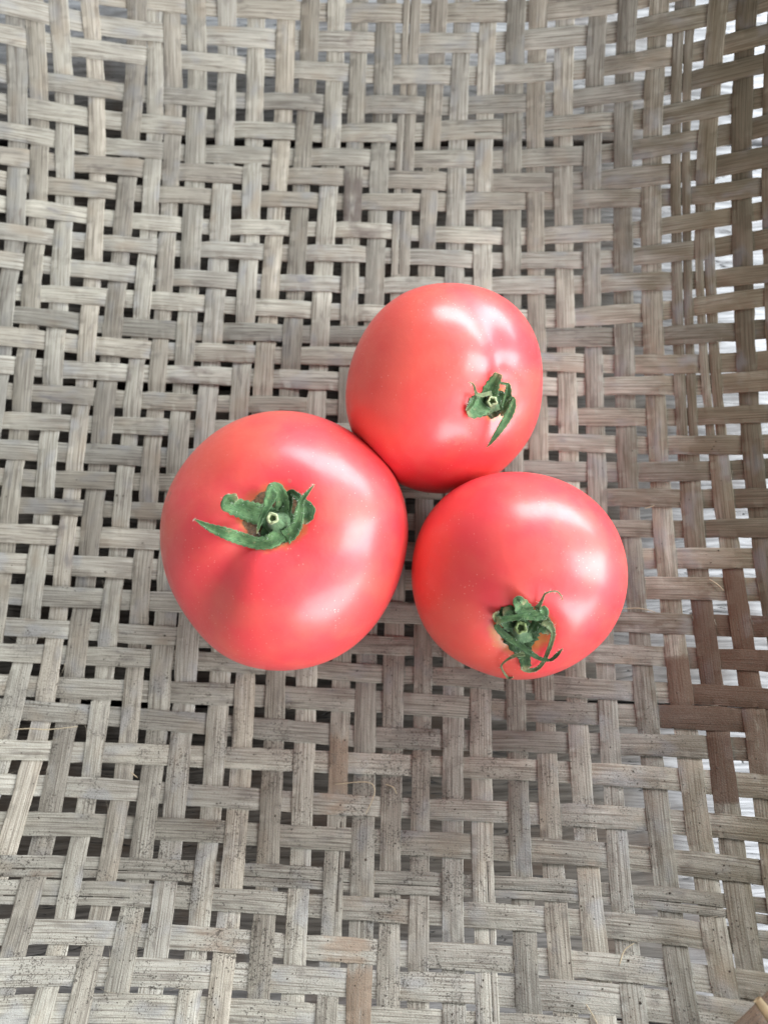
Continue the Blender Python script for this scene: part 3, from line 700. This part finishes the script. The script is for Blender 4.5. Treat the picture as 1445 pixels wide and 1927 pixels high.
hoop(RIM + 3.4, zr + 0.5, 1.7, 4.6, 'rim_hoop', 2.1, M_BAMBOO)
hoop(RIM + 1.0, zr + 6.4, 2.4, 1.7, 'rim_hoop', 4.0, M_BAMBOO)
for a_deg in (-49.3, -20, 10, 40, 75, 110, 150, 190, 230, 265, 292):
    a = math.radians(a_deg); er = np.array([math.cos(a), math.sin(a), 0]); et = np.array([-math.sin(a), math.cos(a), 0])
    n, m = 12, 8; V = []; F = []
    for k in range(n):
        u = k / (n - 1)
        ctr = np.array([BX, BY, 0]) + er * (RIM - 6.5 + 14 * u) + et * (-3 * u) + np.array([0, 0, zr + 1.0 + 10.5 * math.sin(math.pi * (0.10 + 0.75 * u))])
        for q in range(m):
            b = 2 * math.pi * q / m; w = 1.3 * (0.75 + 0.25 * math.sin(math.pi * u))
            V.append((ctr + et * w * math.cos(b) + np.array([0, 0, 1]) * w * 0.55 * math.sin(b)) * MM)
            if k < n - 1: F.append((k * m + q, (k + 1) * m + q, (k + 1) * m + (q + 1) % m, k * m + (q + 1) % m))
    mesh_obj('rim_tie', V, F, M_PEG, tray)

# ---------------------------------------------------------------- the boards below
TABLE_Z = -4.0
table = tag(empty('wooden_tabletop', (0, 0, TABLE_Z * MM)), kind='structure')
yy = -420.0
while yy < 560.0:
    wdt = rng.uniform(86, 112); ln = 620.0
    nx, ny = 24, 6; V = []; F = []
    for s in (0, 1):
        for a in range(nx + 1):
            for b in range(ny + 1):
                x = -ln + 2 * ln * a / nx; y = -wdt / 2 + 0.9 + (wdt - 1.8) * b / ny
                edge = min(b, ny - b)
                zz = (0.0 if s == 0 else -22.0)
                if s == 0: zz -= (1.1 if edge == 0 else 0.0) - 0.35 * math.sin(a * 0.9 + yy) * (b / ny - 0.5)
                V.append((x * MM, y * MM, zz * MM))
    st_ = (nx + 1) * (ny + 1)
    for a in range(nx):
        for b in range(ny):
            p = a * (ny + 1) + b
            F.append((p, p + ny + 1, p + ny + 2, p + 1)); F.append((st_ + p, st_ + p + 1, st_ + p + ny + 2, st_ + p + ny + 1))
    for a in range(nx):
        for b, fl in ((0, 0), (ny, 1)):
            p = a * (ny + 1) + b; q = p + ny + 1
            F.append((p, st_ + p, st_ + q, q) if not fl else (p, q, st_ + q, st_ + p))
    for a, fl in ((0, 1), (nx, 0)):
        for b in range(ny):
            p = a * (ny + 1) + b; q = p + 1
            F.append((p, st_ + p, st_ + q, q) if not fl else (p, q, st_ + q, st_ + p))
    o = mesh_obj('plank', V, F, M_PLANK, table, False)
    o.location = (0, (yy + wdt / 2) * MM, rng.uniform(-0.5, 0.3) * MM)
    yy += wdt + 0.6

bx = [(-600, -410), (600, -410), (600, 550), (-600, 550)]  # unseen board added below the planks to block world light in their joints
V = [(x * MM, y * MM, z * MM) for z in (-24.0, -40.0) for x, y in bx]
mesh_obj('joint_light_blocker', V, [(0, 1, 2, 3), (7, 6, 5, 4), (0, 4, 5, 1), (1, 5, 6, 2), (2, 6, 7, 3), (3, 7, 4, 0)], M_PLANK, table, False)

# ---------------------------------------------------------------- tomatoes
def tomato_points(a, c, creases, lobes, nt, nf):
    th = np.linspace(0.0, np.pi, nt)[:, None]; ph = np.linspace(0, 2 * np.pi, nf, endpoint=False)[None, :]
    st = np.sin(th) ** 0.92; ct = np.cos(th); ct = np.sign(ct) * np.abs(ct) ** 0.95
    rho = a * st * np.ones_like(ph); z = c * ct * np.ones_like(ph)
    sh = np.exp(-((th - 0.75) / 0.62) ** 2)
    for p0, dep, w in creases:
        dp = (ph - p0 + np.pi) % (2 * np.pi) - np.pi
        g = dep * sh * np.exp(-(dp / w) ** 2)
        rho = rho * (1 - g); z = z - c * 1.2 * g
    for n, am, p0 in lobes:
        rho = rho * (1 + am * np.sin(th) * np.cos(n * (ph - p0)))
    z = z - 0.13 * a * np.exp(-(rho / (0.27 * a)) ** 2) * (th < 1.5)
    z = z + 0.05 * a * np.exp(-(rho / (0.25 * a)) ** 2) * (th > 1.7)
    return np.stack([rho * np.cos(ph), rho * np.sin(ph), z], -1)

def tilt_quat(t):
    return Vector((0, 0, 1)).rotation_difference(Vector((t[0], t[1], 1)).normalized())

def catmull(P, per=7):
    P = np.asarray(P, float); out = []
    for k in range(len(P) - 1):
        p0 = P[max(k - 1, 0)]; p1 = P[k]; p2 = P[k + 1]; p3 = P[min(k + 2, len(P) - 1)]
        for s in range(per):
            u = s / per
            out.append(0.5 * (2 * p1 + (p2 - p0) * u + (2 * p0 - 5 * p1 + 4 * p2 - p3) * u * u + (3 * p1 - p0 - 3 * p2 + p3) * u ** 3))
    out.append(P[-1]); return np.array(out)

def rest_on(V, tree, view, gap):
    """keep every point of a thin sheet at least gap mm above the tomato skin"""
    d = Vector(view).normalized(); out = []
    for v in V:
        v = Vector(v); hit = tree.ray_cast(v + d * 0.03, -d, 0.08)
        if hit[0] is not None:
            up_ = (v - hit[0]).dot(d)
            if up_ < gap * MM: v = v + d * (gap * MM - up_)
        out.append(tuple(v))
    return out

def make_sepal(rows, view, parent, seed, mat, tree):
    sd_ = random.Random(seed)
    C = catmull(rows, 7); P = C[:, :3]; W = np.maximum(C[:, 3] * 1.02, 0.10)
    n = len(P); view = np.array(view)
    tan = np.gradient(P, axis=0); tan /= np.linalg.norm(tan, axis=1, keepdims=True) + 1e-9
    side = np.zeros_like(P); prev = None
    for k in range(n):
        s = np.cross(tan[k], view)
        if np.linalg.norm(s) < 0.25 and prev is not None: s = prev
        s = s / (np.linalg.norm(s) + 1e-9)
        if prev is not None:
            if s @ prev < 0: s = -s
            s = 0.55 * s + 0.45 * prev; s /= np.linalg.norm(s)
        side[k] = s; prev = s
    up = np.cross(side, tan); up /= np.linalg.norm(up, axis=1, keepdims=True) + 1e-9
    if up[0] @ view < 0: up = -up
    m = 7; V = []; F = []; U = []; tip = []
    fold = sd_.uniform(0.05, 0.15)
    arc = np.concatenate([[0], np.cumsum(np.linalg.norm(np.diff(P, axis=0), axis=1))])
    for k in range(n):
        tw = 0.12 * math.sin(arc[k] * 0.8 + seed)
        sx = side[k] * math.cos(tw) + up[k] * math.sin(tw)
        for q in range(m):
            s = -1 + 2 * q / (m - 1)
            wav = 0.05 * math.sin(arc[k] * 2.6 + 4 * s + seed) * abs(s) + 0.025 * math.sin(arc[k] * 5.7 + seed * 2 + 3 * s)
            h = W[k] * (fold * (s * s - 0.25) + wav * 0.6 - 0.06 * math.exp(-(s / 0.2) ** 2) + 0.035 * math.sin(9 * s + seed) * (1 - s * s))
            V.append((P[k] + sx * (W[k] / 2 * s * (1 + 0.08 * math.sin(arc[k] * 4.3 + s * 3 + seed))) + up[k] * h) * MM)
            U.append((arc[k], W[k] / 2 * s)); tip.append(max(0.0, 1 - (arc[-1] - arc[k]) / 1.6))
            if k < n - 1 and q < m - 1: F.append((k * m + q, k * m + q + 1, (k + 1) * m + q + 1, (k + 1) * m + q))
    V = rest_on(V, tree, view, 0.22 + 0.05 * (seed % 5))
    o = mesh_obj('sepal', V, F, mat, parent, True, U, {'tip': tip})
    so = o.modifiers.new('thickness', 'SOLIDIFY'); so.thickness = 0.17 * MM; so.offset = 0
    return o

def make_stem(rows, parent, view, tree, wob, cut):
    C = catmull(rows, 6); P = C[:, :3]; R = C[:, 3] / 2
    n = len(P); tan = np.gradient(P, axis=0); tan /= np.linalg.norm(tan, axis=1, keepdims=True)
    ax = np.cross(tan[-1], [1.0, 0.13, 0]); ax /= np.linalg.norm(ax); m = 20
    V = []; F = []; U = []
    def ring(p, t, r, wob):
        e1 = ax - t * (ax @ t); e1 /= np.linalg.norm(e1); e2 = np.cross(t, e1)
        return [(p + (e1 * math.cos(2 * math.pi * q / m) + e2 * math.sin(2 * math.pi * q / m)) * r * (1 + wob * math.sin(5 * 2 * math.pi * q / m) + wob * 0.6 * math.sin(2 * math.pi * q / m * 3 + 1))) * MM for q in range(m)]
    for k in range(n):
        V += ring(P[k], tan[k], R[k], wob); U += [(k * 0.4, q * 0.3) for q in range(m)]
    for k in range(n - 1):
        for q in range(m): F.append((k * m + q, k * m + (q + 1) % m, (k + 1) * m + (q + 1) % m, (k + 1) * m + q))
    o = mesh_obj('stem', V, F, M_STEM, parent, True, U, {'tip': np.zeros(len(V))})
    # cut end: a raised pale ring round a hollow core
    t = tan[-1]; r = R[-1]; V = []; F = []
    prof = [(1.00, -0.25), (1.04, 0.12), (0.90, 0.30), (0.66, 0.26), (0.54, 0.02), (0.50, -0.9)]
    for n_, (a, h) in enumerate(prof):
        rg = ring(P[-1] + t * h, t, r * a, wob * 1.4)
        V += [v + t * (0.14 * math.sin(q * 1.9 + r * 5) + 0.10 * math.sin(q * 0.7 + r * 9)) * MM * (1 if n_ in (1, 2, 3) else 0) for q, v in enumerate(rg)]
    for k in range(len(prof) - 1):
        for q in range(m): F.append((k * m + q, k * m + (q + 1) % m, (k + 1) * m + (q + 1) % m, (k + 1) * m + q))
    mesh_obj('cut_ring', V, F, cut, o)
    # lobed receptacle the sepals spring from
    rr = R[0] * 1.25; Vc = [P[0] * MM]; Fc = []; Uc = [(0, 0)]; n2 = 30
    up = np.array([0, 0, 1.0])
    for lv in (0.45, 0.8, 1.0):
        for q in range(n2):
            a = 2 * math.pi * q / n2; k = rr * lv * (1 + 0.16 * lv * math.sin(5 * a + 0.6) + 0.05 * math.sin(9 * a))
            Vc.append((P[0] + np.array([math.cos(a) * k, math.sin(a) * k, 0.10 + 0.7 * lv * lv * (k / 7.0)])) * MM); Uc.append((k, a))
    for q in range(n2):
        Fc.append((0, 1 + q, 1 + (q + 1) % n2))
        for l in (0, 1): Fc.append((1 + l * n2 + q, 1 + (l + 1) * n2 + q, 1 + (l + 1) * n2 + (q + 1) % n2, 1 + l * n2 + (q + 1) % n2))
    Vc = rest_on(Vc, tree, view, 0.12)
    rc = mesh_obj('receptacle', Vc, Fc, M_SEPAL_DARK, o, True, Uc, {'tip': np.zeros(len(Vc))})
    so = rc.modifiers.new('thickness', 'SOLIDIFY'); so.thickness = 0.25 * MM; so.offset = 0
    V = ring(P[-1] - t * 0.35, t, r * 0.56, 0.05) + [(P[-1] - t * 0.75) * MM]
    mesh_obj('pith', V, [(q, (q + 1) % m, m) for q in range(m)], M_PITH, o)
    return o

def make_hairs(calyx_rows, view, parent, seed, count):
    sd_ = random.Random(seed); V = []; F = []; view = np.array(view)
    for _ in range(count):
        nm, rows = sd_.choice(calyx_rows)
        C = catmull(rows, 5); k = sd_.randrange(len(C) - 1)
        p = C[k, :3]; w = C[k, 3]; tn = C[k + 1, :3] - p; tn = tn / (np.linalg.norm(tn) + 1e-6)
        s = np.cross(tn, view); s /= np.linalg.norm(s) + 1e-6
        sg = sd_.choice((-1, 1)); fr = sd_.uniform(0.35, 1.0)
        b = p + s * sg * fr * w / 2 + view * 0.15
        d = s * sg * sd_.uniform(0.1, 1) + view * sd_.uniform(0.3, 1.0) + tn * sd_.uniform(-0.6, 0.6); d /= np.linalg.norm(d)
        L = sd_.uniform(0.35, 1.15); hw = 0.045; e = np.cross(d, view); e /= np.linalg.norm(e) + 1e-6
        i0 = len(V); mid = b + d * L * 0.55; tp = b + d * L + np.array([0, 0, -0.12])
        f2 = np.cross(d, e)
        for q in range(3):
            V.append((b + (e * math.cos(q * 2.09) + f2 * math.sin(q * 2.09)) * hw) * MM)
        for q in range(3):
            V.append((mid + (e * math.cos(q * 2.09) + f2 * math.sin(q * 2.09)) * hw * 0.8) * MM)
        V.append(tp * MM)
        for q in range(3):
            r = (q + 1) % 3
            F.append((i0 + q, i0 + r, i0 + 3 + r, i0 + 3 + q)); F.append((i0 + 3 + q, i0 + 3 + r, i0 + 6))
    o = mesh_obj('calyx_hairs', V, F, M_HAIR, parent)
    o['kind'] = 'stuff'
    return o

def world_frame(T):
    q = tilt_quat(T['tilt']).to_matrix()
    return np.array(q), np.array(T['cen'])

def make_tomato(T, calyx, mat, label, dark, dry, seed, pressed_by=None):
    x, y, z = T['cen']
    root = tag(empty('tomato', (x * MM, y * MM, float(bowl(x, y)) * MM)), label, 'tomato', 'three ripe tomatoes on the tray')
    nt, nf = 110, 168
    P = tomato_points(T['a'], T['c'], T['creases'], T['lobes'], nt, nf)
    if pressed_by is not None:                       # flattened where it leans on its neighbour
        R, cen = world_frame(T); R2, cen2 = world_frame(pressed_by)
        flat = P.reshape(-1, 3); Wp = flat @ R.T + cen; L = (Wp - cen2) @ R2
        a2 = pressed_by['a'] + 0.4; c2 = pressed_by['c'] + 0.4
        f = np.sqrt((L[:, 0] ** 2 + L[:, 1] ** 2) / a2 ** 2 + (L[:, 2] / c2) ** 2)
        hit = f < 1.0
        L[hit] = L[hit] / f[hit][:, None]
        P = (((L @ R2.T + cen2) - cen) @ R).reshape(nt, nf, 3)
    V = [P[0].mean(0) * MM] + [v * MM for r in P[1:-1] for v in r] + [P[-1].mean(0) * MM]
    F = []
    for q in range(nf): F.append((0, 1 + q, 1 + (q + 1) % nf))
    for k in range(nt - 3):
        for q in range(nf):
            p0 = 1 + k * nf + q; p1 = 1 + k * nf + (q + 1) % nf
            F.append((p0, p0 + nf, p1 + nf, p1))
    last = len(V) - 1; b0 = 1 + (nt - 3) * nf
    for q in range(nf): F.append((b0 + q, last, b0 + (q + 1) % nf))
    parts = [mesh_obj('fruit', V, F, mat, root)]
    tree = BVHTree.FromPolygons([tuple(v) for v in V], F)
    k = 0
    for nm, rows in calyx:
        if nm == 'stem': parts.append(make_stem(rows, root, T['view'], tree, (0.05, 0.11, 0.08)[seed - 1], (M_CUT, M_CUT, M_CUT_GREEN)[seed - 1]))
        else:
            mt = M_SEPAL_DARK if k in dark else M_SEPAL_DRY if k in dry else M_SEPAL
            parts.append(make_sepal(rows, T['view'], root, seed * 20 + k, mt, tree)); k += 1
    parts.append(make_hairs([r for r in calyx], T['view'], root, seed, 150))
    q = tilt_quat(T['tilt'])
    for o in parts:
        o.location = (0, 0, (z - float(bowl(x, y))) * MM)
        o.rotation_mode = 'QUATERNION'; o.rotation_quaternion = q
    return root

MT_A = mat_tomato('tomato_skin_large', 7.6, 8.6, MARKS_A, 1.0, (-0.7, 0.6, 0.3), 0.40)
MT_B = mat_tomato('tomato_skin_far', 3.2, 5.4, MARKS_B, 2.0, (-0.9, 0.2, 0.3), 0.30)
MT_C = mat_tomato('tomato_skin_near', 3.6, 8.2, MARKS_C, 3.0, (-0.6, -0.2, 0.5), 0.35)
make_tomato(TOMATO_A, CALYX_A, MT_A, 'largest ripe tomato, on the left, with brown corky scar under its green calyx', {4}, set(), 1)
make_tomato(TOMATO_B, CALYX_B, MT_B, 'smallest ripe tomato, farthest back, its calyx turned to the right', {1, 5}, {3}, 2, TOMATO_A)
make_tomato(TOMATO_C, CALYX_C, MT_C, 'ripe tomato at lower right with curly thin sepals facing the viewer', {0, 1, 2, 4, 9}, {5, 6, 7}, 3)

# ---------------------------------------------------------------- loose plant fibres on the weave
FIBRE_LABELS = ['longest pale curved straw fibre lying on the weave below the largest tomato',
 'short pale hooked fibre beside the longest straw fibre', 'pale curved fibre on the raised tray wall at lower right',
 'thin straight grey thread lying across the gaps at lower left', 'pale straw fibre near the bottom edge of the tray wall',
 'tiny straight fibre across a gap to the right of the lower right tomato', 'thin dark fibre touching the right side of the lower right tomato',
 'dark thin fibre beside the brown wet stain on the right', 'tiny fibre in a gap at lower left beside a pale strip']
for pts, lab in zip(FIBRES, FIBRE_LABELS):
    C = catmull(pts, 5); n = len(C); m = 5; V = []; F = []
    tan = np.gradient(C, axis=0); tan /= np.linalg.norm(tan, axis=1, keepdims=True)
    for k in range(n):
        e = np.cross(tan[k], [0, 0, 1]); e /= np.linalg.norm(e); g = np.cross(e, tan[k])
        r = 0.17 * (0.5 + 0.5 * math.sin(math.pi * (0.15 + 0.8 * k / (n - 1))))
        for q in range(m):
            V.append((C[k] + np.array([0, 0, 1.25]) + (e * math.cos(q * 1.2566) + g * math.sin(q * 1.2566)) * r) * MM)
            if k < n - 1: F.append((k * m + q, (k + 1) * m + q, (k + 1) * m + (q + 1) % m, k * m + (q + 1) % m))
    tag(mesh_obj('loose_fibre', V, F, M_FIBRE), lab, 'fibre', 'loose fibres on the tray')
